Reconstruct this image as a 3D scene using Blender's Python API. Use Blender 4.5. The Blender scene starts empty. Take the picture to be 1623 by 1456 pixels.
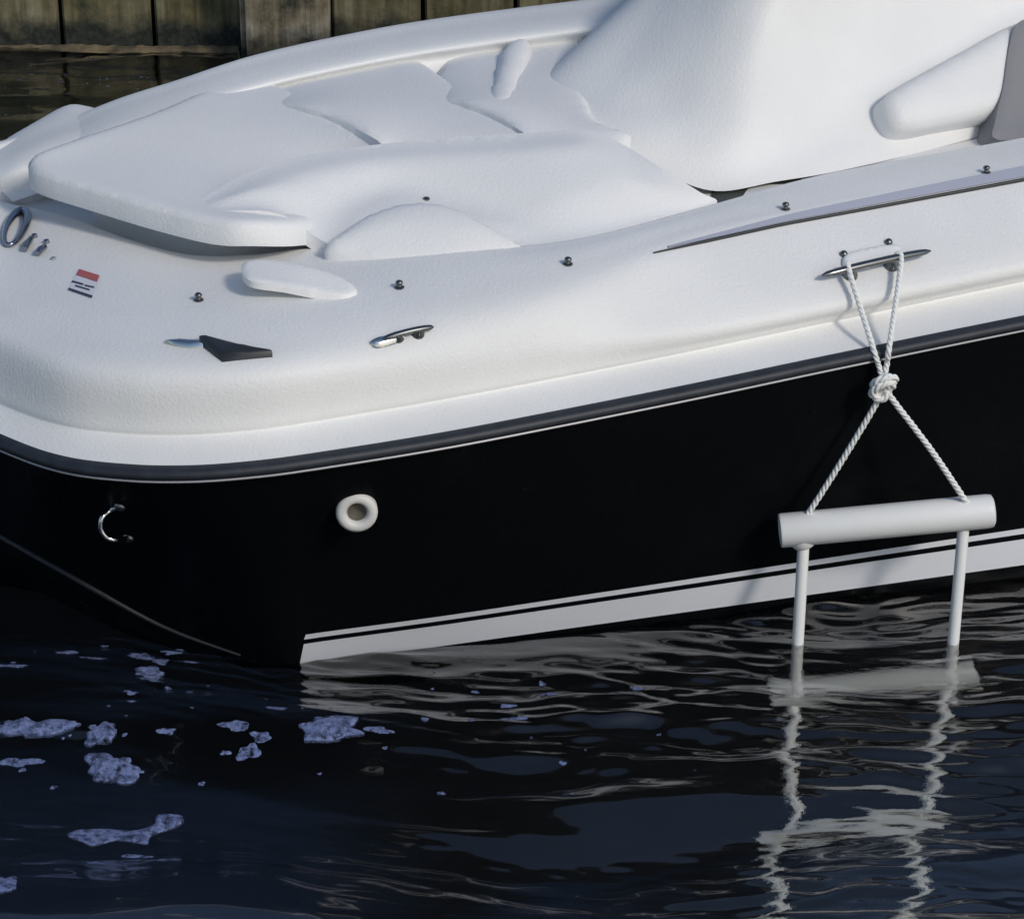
import bpy, bmesh, math, random
import numpy as np
from mathutils import Vector, Matrix
from mathutils.bvhtree import BVHTree
from mathutils.geometry import delaunay_2d_cdt

random.seed(4); RNG = np.random.RandomState(7)
SC = bpy.context.scene; COL = SC.collection
R = math.radians

# ---------------------------------------------------------------- camera
PITCH = R(25); CAMZ = 2.45; FPX = 4380.0; CX, CY = 811.5, 728.0
cd = bpy.data.cameras.new('camera'); cam = bpy.data.objects.new('camera', cd); COL.objects.link(cam)
cam.location = (0, 0, CAMZ); cam.rotation_euler = (R(90) - PITCH, 0, 0)
cd.sensor_width = 36; cd.lens = 36 * FPX / 1623; cd.clip_start = 0.1; cd.clip_end = 600
SC.camera = cam
# ---------------------------------------------------------------- sky, sun, exposure
SUN = Vector((0.56, -0.58, 0.59)).normalized()
elev = math.asin(SUN.z); azim = math.atan2(SUN.x, SUN.y)
w = bpy.data.worlds.new('World'); SC.world = w; w.use_nodes = True
nt = w.node_tree; bg = nt.nodes['Background']; sky = nt.nodes.new('ShaderNodeTexSky')
sky.sky_type = 'NISHITA'; sky.sun_disc = False; sky.sun_elevation = elev; sky.sun_rotation = azim
sky.air_density = 1.0; sky.dust_density = 1.0; sky.ozone_density = 1.0
nt.links.new(sky.outputs[0], bg.inputs[0]); bg.inputs[1].default_value = 0.10
sl = bpy.data.lights.new('sun', 'SUN'); sl.energy = 1.4; sl.angle = R(10); sl.color = (1, .945, .86)
so = bpy.data.objects.new('sun', sl); COL.objects.link(so); so.location = SUN * 30
so.rotation_euler = SUN.to_track_quat('Z', 'Y').to_euler()
SC.view_settings.view_transform = 'Standard'; SC.view_settings.look = 'None'
SC.view_settings.gamma = 1; SC.view_settings.use_curve_mapping = False
SC.view_settings.exposure = 0.22
SC.render.engine = 'CYCLES'
SC.cycles.use_denoising = True; SC.cycles.max_bounces = 10; SC.cycles.transmission_bounces = 8
SC.cycles.caustics_refractive = True; SC.cycles.caustics_reflective = False; SC.cycles.sample_clamp_indirect = 6

# ---------------------------------------------------------------- geometry helpers
cP, sP = math.cos(PITCH), math.sin(PITCH)
def ray(x, y):
    u = (x - CX) / FPX; v = (CY - y) / FPX
    return np.array([u, cP + v * sP, -sP + v * cP])
def at(x, y, z):                      # survey point at a known height
    d = ray(x, y); return np.array([0, 0, CAMZ]) + d * ((z - CAMZ) / d[2])
def atY(x, y, Y):                     # survey point at a known distance
    d = ray(x, y); return np.array([0, 0, CAMZ]) + d * (Y / d[1])
def cast(bvh, x, y):                  # survey point on a finished surface
    l, n, i, _ = bvh.ray_cast(Vector((0, 0, CAMZ)), Vector(ray(x, y)).normalized())
    if n.dot(Vector(ray(x, y))) > 0: n = -n
    return l, n

def empty(name, loc=(0, 0, 0), parent=None):
    o = bpy.data.objects.new(name, None); COL.objects.link(o); o.location = loc; o.empty_display_size = .1
    if parent: o.parent = parent
    return o
def tag(o, label=None, cat=None, group=None, kind=None):
    if label: o['label'] = label
    if cat: o['category'] = cat
    if group: o['group'] = group
    if kind: o['kind'] = kind
    return o
def mesh(name, V, Fc, mat, parent=None, smooth=True, sharp=None):
    me = bpy.data.meshes.new(name); me.from_pydata([tuple(map(float, v)) for v in V], [], [tuple(f) for f in Fc])
    me.materials.append(mat); me.validate()
    bm = bmesh.new(); bm.from_mesh(me); bmesh.ops.recalc_face_normals(bm, faces=bm.faces); bm.to_mesh(me); bm.free()
    if smooth: me.polygons.foreach_set('use_smooth', [True] * len(me.polygons))
    if sharp is not None: me.set_sharp_from_angle(angle=R(sharp))
    o = bpy.data.objects.new(name, me); COL.objects.link(o)
    if parent:
        o.parent = parent
        p = parent
        off = Vector((0, 0, 0))
        while p: off += p.location; p = p.parent
        me.transform(Matrix.Translation(-off))
    return o
def crm(P, sub):                      # uniform Catmull-Rom through P (axis 0)
    P = np.asarray(P, float); n = len(P)
    if n < 2: return P
    out = []
    for i in range(n - 1):
        p0 = P[i - 1] if i > 0 else 2 * P[0] - P[1]; p1 = P[i]; p2 = P[i + 1]
        p3 = P[i + 2] if i + 2 < n else 2 * P[-1] - P[-2]
        for k in range(sub):
            t = k / sub
            out.append(.5 * ((2 * p1) + (-p0 + p2) * t + (2 * p0 - 5 * p1 + 4 * p2 - p3) * t * t + (-p0 + 3 * p1 - 3 * p2 + p3) * t ** 3))
    out.append(P[-1]); return np.array(out)
def bez_smooth(P, sub): return crm(P, sub)
def grid_faces(nr, nc, closed=False):
    F = []
    for r in range(nr - 1):
        for c in range(nc - 1 + (1 if closed else 0)):
            c2 = (c + 1) % nc
            F.append((r * nc + c, r * nc + c2, (r + 1) * nc + c2, (r + 1) * nc + c))
    return F
def loft(G, su, sv):                  # G[rows][cols][3] -> refined grid
    G = np.asarray(G, float)
    G = crm(G, sv); G = np.swapaxes(crm(np.swapaxes(G, 0, 1), su), 0, 1)
    return G
def grid_mesh(name, G, mat, parent=None, sharp=None):
    nr, nc = G.shape[:2]
    return mesh(name, G.reshape(-1, 3), grid_faces(nr, nc), mat, parent, True, sharp)
def tube_geo(path, rad, seg=10, cap=True, flat=1.0, up=None):
    path = np.asarray(path, float); n = len(path)
    rad = np.full(n, rad, float) if np.isscalar(rad) else np.asarray(rad, float)
    T = np.gradient(path, axis=0); T /= np.linalg.norm(T, axis=1)[:, None] + 1e-12
    u = np.array(up if up is not None else ((0, 0, 1) if abs(T[0][2]) < .9 else (1, 0, 0)), float)
    V = []; F = []
    for i in range(n):
        a = np.cross(T[i], u); a /= np.linalg.norm(a); b = np.cross(a, T[i]); u = b
        for k in range(seg):
            t = 2 * math.pi * k / seg
            V.append(path[i] + rad[i] * (math.cos(t) * a + flat * math.sin(t) * b))
    F = grid_faces(n, seg, True)
    if cap: F += [tuple(range(seg))[::-1], tuple((n - 1) * seg + k for k in range(seg))]
    return V, F
def join(*geos):
    V = []; F = []
    for v, f in geos:
        o = len(V); V += list(v); F += [tuple(i + o for i in q) for q in f]
    return V, F
def tube(name, path, rad, mat, parent=None, seg=10, **k):
    V, F = tube_geo(path, rad, seg, **k); return mesh(name, V, F, mat, parent, True, 50)
def lathe_geo(prof, centre, axis, seg=28):
    axis = Vector(axis).normalized(); q = axis.to_track_quat('Z', 'Y')
    V = []
    for r, h in prof:
        for k in range(seg):
            t = 2 * math.pi * k / seg
            V.append(Vector(centre) + q @ Vector((r * math.cos(t), r * math.sin(t), h)))
    F = grid_faces(len(prof), seg, True)
    return V, F
def box_geo(c, s, bev=0.0):
    bm = bmesh.new(); bmesh.ops.create_cube(bm, size=1)
    for v in bm.verts: v.co = Vector((v.co.x * s[0] + c[0], v.co.y * s[1] + c[1], v.co.z * s[2] + c[2]))
    if bev: bmesh.ops.bevel(bm, geom=list(bm.edges), offset=bev, segments=2, affect='EDGES')
    bm.verts.index_update()
    V = [v.co.copy() for v in bm.verts]; F = [[v.index for v in f.verts] for f in bm.faces]; bm.free(); return V, F

def pillow(name, pts, mat, parent=None, bulge=.02, edge=.05, thick=.04, res=.012, smooth_out=6, frame=None, feat=None, jitter=0, zadd=None, soft=False):
    """cushion-like solid: outline points (3D), edges rolled over `edge`, crown raised by `bulge`, skirt `thick` deep"""
    P = np.asarray(pts, float)
    P = crm(np.vstack([P[-2:], P, P[:3]]), smooth_out)[2 * smooth_out:-2 * smooth_out - 1] if smooth_out > 1 else P
    if smooth_out > 1: P = P[:len(pts) * smooth_out]
    if frame is None: O = np.zeros(3); ex = np.array([1., 0, 0]); ey = np.array([0., 1, 0]); ez = np.array([0., 0, 1])
    else: O, ex, ey, ez = [np.asarray(a, float) for a in frame]
    Q = np.stack([(P - O) @ ex, (P - O) @ ey], 1); H = (P - O) @ ez
    mn, mx = Q.min(0), Q.max(0); n = len(Q)
    gx = np.arange(mn[0], mx[0], res); gy = np.arange(mn[1], mx[1], res)
    A, B = np.meshgrid(gx, gy); pts2 = np.stack([A.ravel(), B.ravel()], 1)
    if jitter: pts2 += RNG.uniform(-jitter, jitter, pts2.shape)
    Q2 = np.roll(Q, -1, 0)
    ins = np.zeros(len(pts2), bool)
    for a, b in zip(Q, Q2):
        c = (a[1] > pts2[:, 1]) != (b[1] > pts2[:, 1])
        xx = (b[0] - a[0]) * (pts2[:, 1] - a[1]) / (b[1] - a[1] + 1e-15) + a[0]
        ins ^= c & (pts2[:, 0] < xx)
    pts2 = pts2[ins]
    def dist(p):
        D = np.full(len(p), 1e9)
        for a, b in zip(Q, Q2):
            ab = b - a; t = np.clip(((p - a) @ ab) / (ab @ ab + 1e-15), 0, 1)
            D = np.minimum(D, np.linalg.norm(p - (a + t[:, None] * ab), axis=1))
        return D
    d = dist(pts2); k = d > res * .45; pts2 = pts2[k]; d = d[k]
    allp = np.vstack([Q, pts2]); dd = np.concatenate([np.zeros(n), d])
    # outline height carried inside
    hh = np.empty(len(allp)); hh[:n] = H
    W = 1 / (np.linalg.norm(pts2[:, None] - Q[None], axis=2) ** 2.2 + 1e-6)
    hh[n:] = (W @ H) / W.sum(1)
    e = np.clip(dd / edge, 0, 1); prof = np.sqrt(np.clip(1 - (1 - e) ** 2, 0, 1)) if not soft else e * e * (3 - 2 * e)
    hh = hh + bulge * prof
    if feat is not None: hh = hh + feat(O + allp[:, :1] * ex + allp[:, 1:] * ey) * prof
    if zadd is not None: hh = hh + zadd(allp)
    res_ = delaunay_2d_cdt([Vector(p) for p in allp], [(i, (i + 1) % n) for i in range(n)], [], 1, 1e-6)
    vv, ff, orig = res_[0], res_[2], res_[3]
    V = []; bmap = {}
    for i, v in enumerate(vv):
        j = orig[i][0] if orig[i] else int(np.argmin(((allp - np.array(v)) ** 2).sum(1)))
        V.append(O + v[0] * ex + v[1] * ey + hh[j] * ez)
        if j < n: bmap.setdefault(j, i)
    F = [tuple(f) for f in ff]
    if thick > 0:
        base = len(V); ring = []
        for j in range(n):
            if j in bmap: ring.append((bmap[j], len(V))); V.append(V[bmap[j]] - thick * ez)
        m = len(ring)
        for a in range(m):
            b = (a + 1) % m
            F.append((ring[a][0], ring[b][0], ring[b][1], ring[a][1]))
        F.append(tuple(r[1] for r in ring))
    return mesh(name, V, F, mat, parent, True, 60)

# ---------------------------------------------------------------- materials
def mat(name, col, rough=.5, metal=0, coat=0, ior=1.5):
    m = bpy.data.materials.new(name); m.use_nodes = True; b = m.node_tree.nodes['Principled BSDF']
    b.inputs['Base Color'].default_value = (*col, 1); b.inputs['Roughness'].default_value = rough
    b.inputs['Metallic'].default_value = metal; b.inputs['Coat Weight'].default_value = coat; b.inputs['IOR'].default_value = ior
    return m, m.node_tree, b
def noise(nt, scale, detail=4, rough=.6, coord='Object', vscale=None):
    tc = nt.nodes.new('ShaderNodeTexCoord'); n = nt.nodes.new('ShaderNodeTexNoise')
    n.inputs['Scale'].default_value = scale; n.inputs['Detail'].default_value = detail; n.inputs['Roughness'].default_value = rough
    src = tc.outputs[coord]
    if vscale:
        mp = nt.nodes.new('ShaderNodeMapping'); mp.inputs['Scale'].default_value = vscale
        nt.links.new(src, mp.inputs[0]); src = mp.outputs[0]
    nt.links.new(src, n.inputs['Vector']); return n
def ramp(nt, fac, stops):
    r = nt.nodes.new('ShaderNodeValToRGB'); e = r.color_ramp.elements
    while len(e) < len(stops): e.new(.5)
    for i, (p, c) in enumerate(stops): e[i].position = p; e[i].color = (*c, 1)
    nt.links.new(fac, r.inputs[0]); return r
def bump(nt, b, h, strength, dist):
    n = nt.nodes.new('ShaderNodeBump'); n.inputs['Strength'].default_value = strength; n.inputs['Distance'].default_value = dist
    nt.links.new(h, n.inputs['Height']); nt.links.new(n.outputs[0], b.inputs['Normal']); return n

def white_mat(name, col, rough, bumps=.25, dirt=.05):
    m, t, b = mat(name, col, rough, 0, 0)
    b.inputs['Specular IOR Level'].default_value = .35
    n1 = noise(t, 3.5, 6); c = np.array(col)
    r = ramp(t, n1.outputs[0], [(.3, tuple(c * (1 - dirt))), (.7, tuple(np.minimum(c * (1 + dirt * .5), .9)))])
    t.links.new(r.outputs[0], b.inputs['Base Color'])
    n2 = noise(t, 170, 3, .6); bump(t, b, n2.outputs[0], bumps, .0025)
    return m
M = {}
M['gelcoat'] = white_mat('white_gelcoat', (.78, .775, .755), .5, .45)
M['vinyl'] = white_mat('white_vinyl', (.765, .762, .75), .62, .4)
M['headrest_shade'] = white_mat('headrest_shade', (.22, .22, .23), .55, .3)
M['dark_liner'], t, b = mat('dark_liner', (.05, .05, .045), .7)
M['hull'], t, b = mat('black_gelcoat', (.004, .005, .006), .22, 0, 0)
b.inputs['Specular IOR Level'].default_value = .02
n = noise(t, 25, 5); r = ramp(t, n.outputs[0], [(.3, (.24,) * 3), (.7, (.34,) * 3)]); t.links.new(r.outputs[0], b.inputs['Roughness'])
M['rail'], t, b = mat('grey_rub_rail', (.035, .04, .05), .55)
n = noise(t, 40, 4); r = ramp(t, n.outputs[0], [(.3, (.010, .013, .019)), (.75, (.022, .027, .037))]); t.links.new(r.outputs[0], b.inputs['Base Color'])
M['insert'] = mat('rail_insert_grey', (.4, .4, .42), .35)[0]
M['stripe'] = white_mat('stripe_white', (.78, .79, .83), .3, .05)
M['steel'], t, b = mat('stainless_steel', (.55, .57, .58), .18, 1)
M['mid_steel'] = mat('dulled_steel', (.20, .205, .20), .25, 1)[0]
M['dark_steel'], t, b = mat('weathered_steel', (.16, .17, .17), .35, 1)
M['black_trim'] = mat('black_trim', (.02, .022, .026), .45)[0]
M['fitting'] = white_mat('white_plastic', (.66, .65, .62), .45, .1)
M['hole'] = mat('drain_pipe_brown', (.09, .08, .06), .7)[0]
M['rope'], t, b = mat('white_rope', (.79, .79, .76), .8)
n = noise(t, 260, 3); bump(t, b, n.outputs[0], .5, .001)
M['pvc'] = white_mat('white_pvc', (.80, .80, .78), .42, .12, .07)
M['red'] = mat('sticker_red', (.42, .10, .09), .5)[0]
M['navy'] = mat('sticker_navy', (.03, .035, .07), .5)[0]
M['paper'] = mat('sticker_white', (.66, .66, .70), .5)[0]
M['chrome_dark'] = mat('letter_chrome', (.30, .32, .37), .15, 1)[0]

m, t, b = mat('sea_water', (.72, .73, .69), .015, 0, 0, 1.333); M['water'] = m
b.inputs['Transmission Weight'].default_value = 1.0
b.inputs['Coat Weight'].default_value = .8; b.inputs['Coat IOR'].default_value = 1.7; b.inputs['Coat Roughness'].default_value = .02
n = noise(t, 30, 4, .55, 'Object', (1, 2.4, 1)); bump(t, b, n.outputs[0], .26, .006)
m, t, b = mat('harbour_bed', (.004, .006, .010), .9); M['bed'] = m      # dark bed, blue patches painted in for sky blue seen in the water
geo = t.nodes.new('ShaderNodeNewGeometry'); n = noise(t, 2.2, 5, .6); acc = None
for cx_, cy_, rad_ in ((-.85, 4.85, .75), (.95, 4.62, .5), (.15, 4.45, .35), (-2.4, 5.6, .8), (2.6, 5.2, .9)):
    vm = t.nodes.new('ShaderNodeVectorMath'); vm.operation = 'DISTANCE'; vm.inputs[1].default_value = (cx_, cy_, -1.4)
    t.links.new(geo.outputs['Position'], vm.inputs[0])
    mp = t.nodes.new('ShaderNodeMapRange'); mp.inputs[1].default_value = rad_ * .55; mp.inputs[2].default_value = rad_; mp.inputs[3].default_value = 1; mp.inputs[4].default_value = 0
    t.links.new(vm.outputs['Value'], mp.inputs[0])
    if acc is None: acc = mp.outputs[0]
    else:
        mx = t.nodes.new('ShaderNodeMath'); mx.operation = 'MAXIMUM'; t.links.new(acc, mx.inputs[0]); t.links.new(mp.outputs[0], mx.inputs[1]); acc = mx.outputs[0]
mu = t.nodes.new('ShaderNodeMath'); mu.operation = 'MULTIPLY'; t.links.new(acc, mu.inputs[0])
rn = ramp(t, n.outputs[0], [(.3, (.35,) * 3), (.55, (1,) * 3)]); t.links.new(rn.outputs[0], mu.inputs[1])
rb = ramp(t, mu.outputs[0], [(0, (.004, .006, .010)), (1, (.016, .034, .080))]); t.links.new(rb.outputs[0], b.inputs['Base Color'])
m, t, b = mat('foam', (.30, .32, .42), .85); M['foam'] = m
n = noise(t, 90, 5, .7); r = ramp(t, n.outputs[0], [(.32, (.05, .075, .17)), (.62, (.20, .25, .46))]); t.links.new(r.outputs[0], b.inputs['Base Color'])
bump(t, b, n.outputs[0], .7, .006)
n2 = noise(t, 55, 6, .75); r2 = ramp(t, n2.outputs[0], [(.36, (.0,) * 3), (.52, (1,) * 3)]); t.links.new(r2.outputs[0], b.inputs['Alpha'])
m, t, b = mat('tan_scum', (.30, .23, .14), .9); M['scum'] = m
n = noise(t, 12, 5, .7); r = ramp(t, n.outputs[0], [(.32, (.03, .03, .02)), (.68, (.24, .18, .10))]); t.links.new(r.outputs[0], b.inputs['Base Color'])

def wall_mat(name, top, top2, stain):
    m, t, b = mat(name, top, .85)
    oi = t.nodes.new('ShaderNodeObjectInfo')
    n1 = noise(t, 5, 7, .65); r1 = ramp(t, n1.outputs[0], [(.30, stain), (.45, top2), (.68, top)])
    # streaks running down
    n3 = noise(t, 9, 4, .6, 'Object', (5, 1, .35)); r3 = ramp(t, n3.outputs[0], [(.35, (.35, .33, .28)), (.62, (1, 1, 1))])
    mx = t.nodes.new('ShaderNodeMix'); mx.data_type = 'RGBA'; mx.blend_type = 'MULTIPLY'; mx.inputs[0].default_value = .8
    t.links.new(r1.outputs[0], mx.inputs[6]); t.links.new(r3.outputs[0], mx.inputs[7])
    hs = t.nodes.new('ShaderNodeHueSaturation'); mr = t.nodes.new('ShaderNodeMapRange'); mr.inputs[3].default_value = .65; mr.inputs[4].default_value = 1.25
    t.links.new(oi.outputs['Random'], mr.inputs[0]); t.links.new(mr.outputs[0], hs.inputs['Value']); t.links.new(mx.outputs[2], hs.inputs['Color'])
    # algae below the tide line
    tc = t.nodes.new('ShaderNodeTexCoord'); sp = t.nodes.new('ShaderNodeSeparateXYZ'); geo = t.nodes.new('ShaderNodeNewGeometry')
    t.links.new(geo.outputs['Position'], sp.inputs[0])
    n2 = noise(t, 7, 6, .7); ma = t.nodes.new('ShaderNodeMath'); ma.operation = 'MULTIPLY_ADD'; ma.inputs[1].default_value = .20; ma.inputs[2].default_value = -.045
    t.links.new(n2.outputs[0], ma.inputs[0]); sb = t.nodes.new('ShaderNodeMath'); sb.operation = 'SUBTRACT'
    t.links.new(sp.outputs[2], sb.inputs[0]); t.links.new(ma.outputs[0], sb.inputs[1])
    rr = ramp(t, sb.outputs[0], [(0.0, (1, 1, 1)), (.06, (0, 0, 0))])
    n4 = noise(t, 45, 5, .7); r4 = ramp(t, n4.outputs[0], [(.4, (.010, .012, .009)), (.75, (.05, .055, .04))])
    mh = t.nodes.new('ShaderNodeMapRange'); mh.inputs[1].default_value = .22; mh.inputs[2].default_value = .5; mh.inputs[3].default_value = 1; mh.inputs[4].default_value = 0
    t.links.new(sp.outputs[2], mh.inputs[0])
    m3 = t.nodes.new('ShaderNodeMix'); m3.data_type = 'RGBA'; m3.inputs[6].default_value = (.045, .055, .03, 1)  # dark green added to the unseen upper wall to darken its reflection in water
    t.links.new(mh.outputs[0], m3.inputs[0]); t.links.new(hs.outputs[0], m3.inputs[7])
    m2 = t.nodes.new('ShaderNodeMix'); m2.data_type = 'RGBA'
    t.links.new(rr.outputs[0], m2.inputs[0]); t.links.new(m3.outputs[2], m2.inputs[6]); t.links.new(r4.outputs[0], m2.inputs[7])
    t.links.new(m2.outputs[2], b.inputs['Base Color'])
    bump(t, b, n1.outputs[0], .6, .02); return m
M['wall'] = wall_mat('weathered_board', (.27, .25, .165), (.17, .145, .07), (.05, .055, .025))
M['pile'] = wall_mat('weathered_pile', (.72, .70, .62), (.40, .34, .22), (.06, .06, .04))
m, t, b = mat('quay_concrete', (.3, .29, .27), .85); M['quay'] = m
n = noise(t, 3, 6); r = ramp(t, n.outputs[0], [(.3, (.22, .21, .19)), (.7, (.34, .33, .31))]); t.links.new(r.outputs[0], b.inputs['Base Color'])

# ---------------------------------------------------------------- water
WV = []
def wave(lam, spread, slope, kind):
    th = math.pi / 2 + RNG.normal(0, spread)
    WV.append((2 * math.pi / lam * math.cos(th), 2 * math.pi / lam * math.sin(th), RNG.uniform(0, 6.28), slope * lam / 6.283, kind))
for i in range(16): wave(RNG.uniform(.38, .95), .26, RNG.uniform(.016, .034), 0)      # lazy swell
for i in range(34): wave(.10 * 3.2 ** RNG.rand(), .11, RNG.uniform(.018, .042), 1)    # wavelets
for i in range(46): wave(.026 * 3.4 ** RNG.rand(), .20, RNG.uniform(.030, .070), 2)   # fine ripples, long crested
def wz(x, y):
    x = np.asarray(x, float); y = np.asarray(y, float)
    wx = x + .05 * np.sin(3.1 * y + 1.3 * x) + .03 * np.sin(7.3 * x - 2 * y); wy = y + .05 * np.sin(2.3 * x + 1.1) + .020 * np.sin(6.1 * x + 3.7 * y) + .004 * np.sin(17 * x + 5 * y) + .0022 * np.sin(41 * x + 9 * y)
    calm = 1 / (1 + np.exp(-((x + .16) * 5 + (y - 4.0) * 6)))                         # smoother water towards the bow's near side
    g0 = .6 + 1.7 * (1 - calm) * np.clip((4.6 - y) / .5, 0, 1)
    g1 = (.65 + .55 * calm) * (.85 + .35 * np.sin(4.1 * x + 1.6 * y + .5) * np.sin(5.3 * y - 1.7 * x))
    g2 = (.30 + .85 * calm) * np.clip(.75 + .75 * np.sin(5.7 * x + 2.6 * y + 2.5) * np.sin(9.3 * y - 2.7 * x + 1), 0, 1.6)
    h = np.zeros_like(wx)
    for kx, ky, ph, a, kd in WV:
        s_ = np.sin(kx * wx + ky * wy + ph); h += a * (g0 * s_ if kd == 0 else g1 * s_ if kd == 1 else g2 * s_)
    f = np.clip((9 - np.hypot(x, y - 5)) / 6, 0, 1)
    return h * f + .013
def axis(lo, hi, step, far, grow=1.25):
    a = list(np.arange(lo, hi + 1e-6, step)); s = step
    while a[-1] < far[1]: s *= grow; a.append(a[-1] + s)
    s = step; b = []; x = lo
    while x > far[0]: s *= grow; x -= s; b.append(x)
    return np.array(b[::-1] + a)
ax = axis(-1.2, 1.2, .0065, (-90, 90), 1.12)
ay = axis(3.4, 5.0, .0055, (-20, 8.32), 1.10); ay = np.concatenate([ay[ay <= 5.0], np.arange(5.02, 8.33, .022)])
GX, GY = np.meshgrid(ax, ay); GZ = wz(GX, GY)
def big_grid(name, X, Y, Z, mt):
    nr, nc = X.shape
    V = np.stack([X.ravel(), Y.ravel(), Z.ravel()], 1)
    i = np.arange(nr * nc).reshape(nr, nc)
    F = np.stack([i[:-1, :-1].ravel(), i[:-1, 1:].ravel(), i[1:, 1:].ravel(), i[1:, :-1].ravel()], 1)
    me = bpy.data.meshes.new(name); me.vertices.add(len(V)); me.vertices.foreach_set('co', V.ravel())
    me.loops.add(F.size); me.loops.foreach_set('vertex_index', F.ravel().astype(np.int32))
    me.polygons.add(len(F)); me.polygons.foreach_set('loop_start', np.arange(0, F.size, 4, dtype=np.int32))
    me.update(); me.validate(); me.polygons.foreach_set('use_smooth', np.ones(len(F), bool)); me.materials.append(mt)
    o = bpy.data.objects.new(name, me); COL.objects.link(o); return o
tag(big_grid('water', GX, GY, GZ, M['water']), 'dark rippled harbour water around the black boat', kind='structure')
V, F = box_geo((0, -5, -1.5), (190, 40, .2)); tag(mesh('seabed', V, F, M['bed'], None, False), 'dark harbour bed under the water', kind='structure')

# ---------------------------------------------------------------- sea wall
WY = 8.2
wall = tag(empty('sea_wall', (0, WY, 0)), 'weathered brown board sea wall with algae along the waterline behind the boat', 'sea wall')
seams = [-.245, .036]
PW = .283
edges = sorted([-.555 + PW * k for k in range(0, 26)] + [-.815 - PW * k for k in range(0, 24)])
k = 0
for a, b_ in zip(edges[:-1], edges[1:]):
    if -.82 < a < -.6: continue
    V, F = box_geo(((a + b_) / 2, WY + .10 + RNG.uniform(-.008, .008), .40), (PW - .014, .16, 2.6), .006)
    o = mesh('board', V, F, M['wall'], wall, True, 40)
V, F = box_geo((0, WY + .24, .38), (15, .1, 2.6)); mesh('backing', V, F, M['dark_liner'], wall, False)
V, F = box_geo((0, WY + .13, 1.77), (15, .42, .14), .02); mesh('cap', V, F, M['quay'], wall, True, 40)
pile_label = {-.685: 'square weathered pile standing proud of the sea wall above the bow'}
for i, xp in enumerate((-.685,)):
    V, F = box_geo((xp, WY - .02, .45), (.262, .24, 2.9), .018)
    o = mesh('pile', V, F, M['pile'], None, True, 40); o.location = (0, 0, 0)
    tag(o, pile_label[xp], 'pile')
V, F = box_geo((0, WY + 30.36, .8), (190, 60, 1.7)); tag(mesh('quay_ground', V, F, M['quay'], None, False), 'concrete quay ground behind the sea wall', kind='structure')
# scum line floating against the foot of the wall
V = []; F = []
xs = np.arange(-7, 7, .02)
for i, x in enumerate(xs):
    wd = .006 + .012 * abs(math.sin(x * 9) * math.sin(x * 4.3 + 1)) + RNG.uniform(0, .008)
    y0 = WY - (.15 if -.84 < x < -.53 else .0)
    z = float(wz(x, WY)) * .3
    V += [(x, y0 + .02, z + .013 + RNG.uniform(0, .006)), (x, y0 - .006, z + .008 + RNG.uniform(0, .003)), (x, y0 - wd, z + .002)]
F = [(3 * i + c, 3 * i + c + 1, 3 * i + c + 4, 3 * i + c + 3) for i in range(len(xs) - 1) for c in (0, 1)]
tag(mesh('scum_line', V, F, M['scum']), 'tan line of floating scum along the foot of the sea wall', 'scum', kind='stuff')

# ---------------------------------------------------------------- boat: shell
boat = tag(empty('speedboat', (0, 4.9, 0)), 'white and black speedboat with rounded bow moored in dark water', 'boat')
def z0(x): return .53 + .05 * min(max(x, 0), 1700) / 1623
#        x    L0   L1   L2   L3   L4   L5    dz1  dz2  dz3  dz4  dz5
NEAR = [(0,   692, 644, 545, 500, 452, 330, .018, .115, .135, .150, .165),
        (100, 727, 680, 582, 528, 470, 352, .018, .118, .140, .155, .168),
        (200, 740, 693, 597, 540, 478, 388, .018, .120, .145, .160, .168),
        (300, 742, 695, 600, 545, 475, 412, .018, .120, .146, .160, .162),
        (400, 735, 688, 595, 538, 468, 412, .018, .120, .146, .162, .162),
        (500, 722, 674, 585, 528, 461, 402, .018, .116, .147, .166, .172),
        (700, 690, 640, 565, 505, 445, 402, .018, .100, .148, .172, .182),
        (900, 652, 602, 543, 468, 414, 388, .018, .085, .150, .174, .178),
        (1100, 612, 562, 515, 394, 358, 338, .018, .075, .160, .174, .176),
        (1300, 570, 520, 478, 347, 317, 284, .018, .072, .160, .174, .174),
        (1500, 529, 478, 438, 309, 280, 247, .018, .072, .160, .174, .174),
        (1700, 489, 437, 398, 272, 243, 210, .018, .072, .160, .174, .174),
        (1900, 450, 398, 358, 235, 206, 174, .018, .072, .160, .174, .174)]
cols = []
# bow front and starboard side, hidden or out of frame
def stat(p, q, z=.53):                # rail point p, coaming point q (plan), usual profile between them
    p = np.array(p); q = np.array(q); f = [0, .16, .27, .48, .76, 1]; h = [0, .018, .115, .14, .165, .2]
    return [np.array([*(p + (q - p) * a), z + b]) for a, b in zip(f, h)]
hid = [stat((2.9, 7.75), (2.75, 7.35), .6), stat((1.9, 7.05), (1.72, 6.72), .6), stat((1.0, 6.47), (.86, 6.18), .58), stat((.2, 6.02), (.09, 5.76), .56), stat((-.45, 5.76), (-.5, 5.47), .55), stat((-.85, 5.58), (-.80, 5.30), .54),
       stat((-1.15, 5.36), (-1.0, 5.16), .53), stat((-1.27, 5.04), (-1.08, 5.04), .53), stat((-1.21, 4.66), (-1.06, 4.94), .53), stat((-1.06, 4.40), (-1.0, 4.88), .53)]
cols += hid
for row in NEAR:
    x = row[0]; zz = z0(x)
    cols.append([at(x, y, zz + d) for y, d in zip(row[1:7], (0,) + row[7:])])
last = cols[-1]; dirv = cols[-1][0] - cols[-2][0]; dirv = dirv / np.linalg.norm(dirv); dirv[2] = 0
for s in (.6, 1.3):
    cols.append([p + dirv * s + np.array([0, .06 * s * s, 0]) for p in last])
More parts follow.
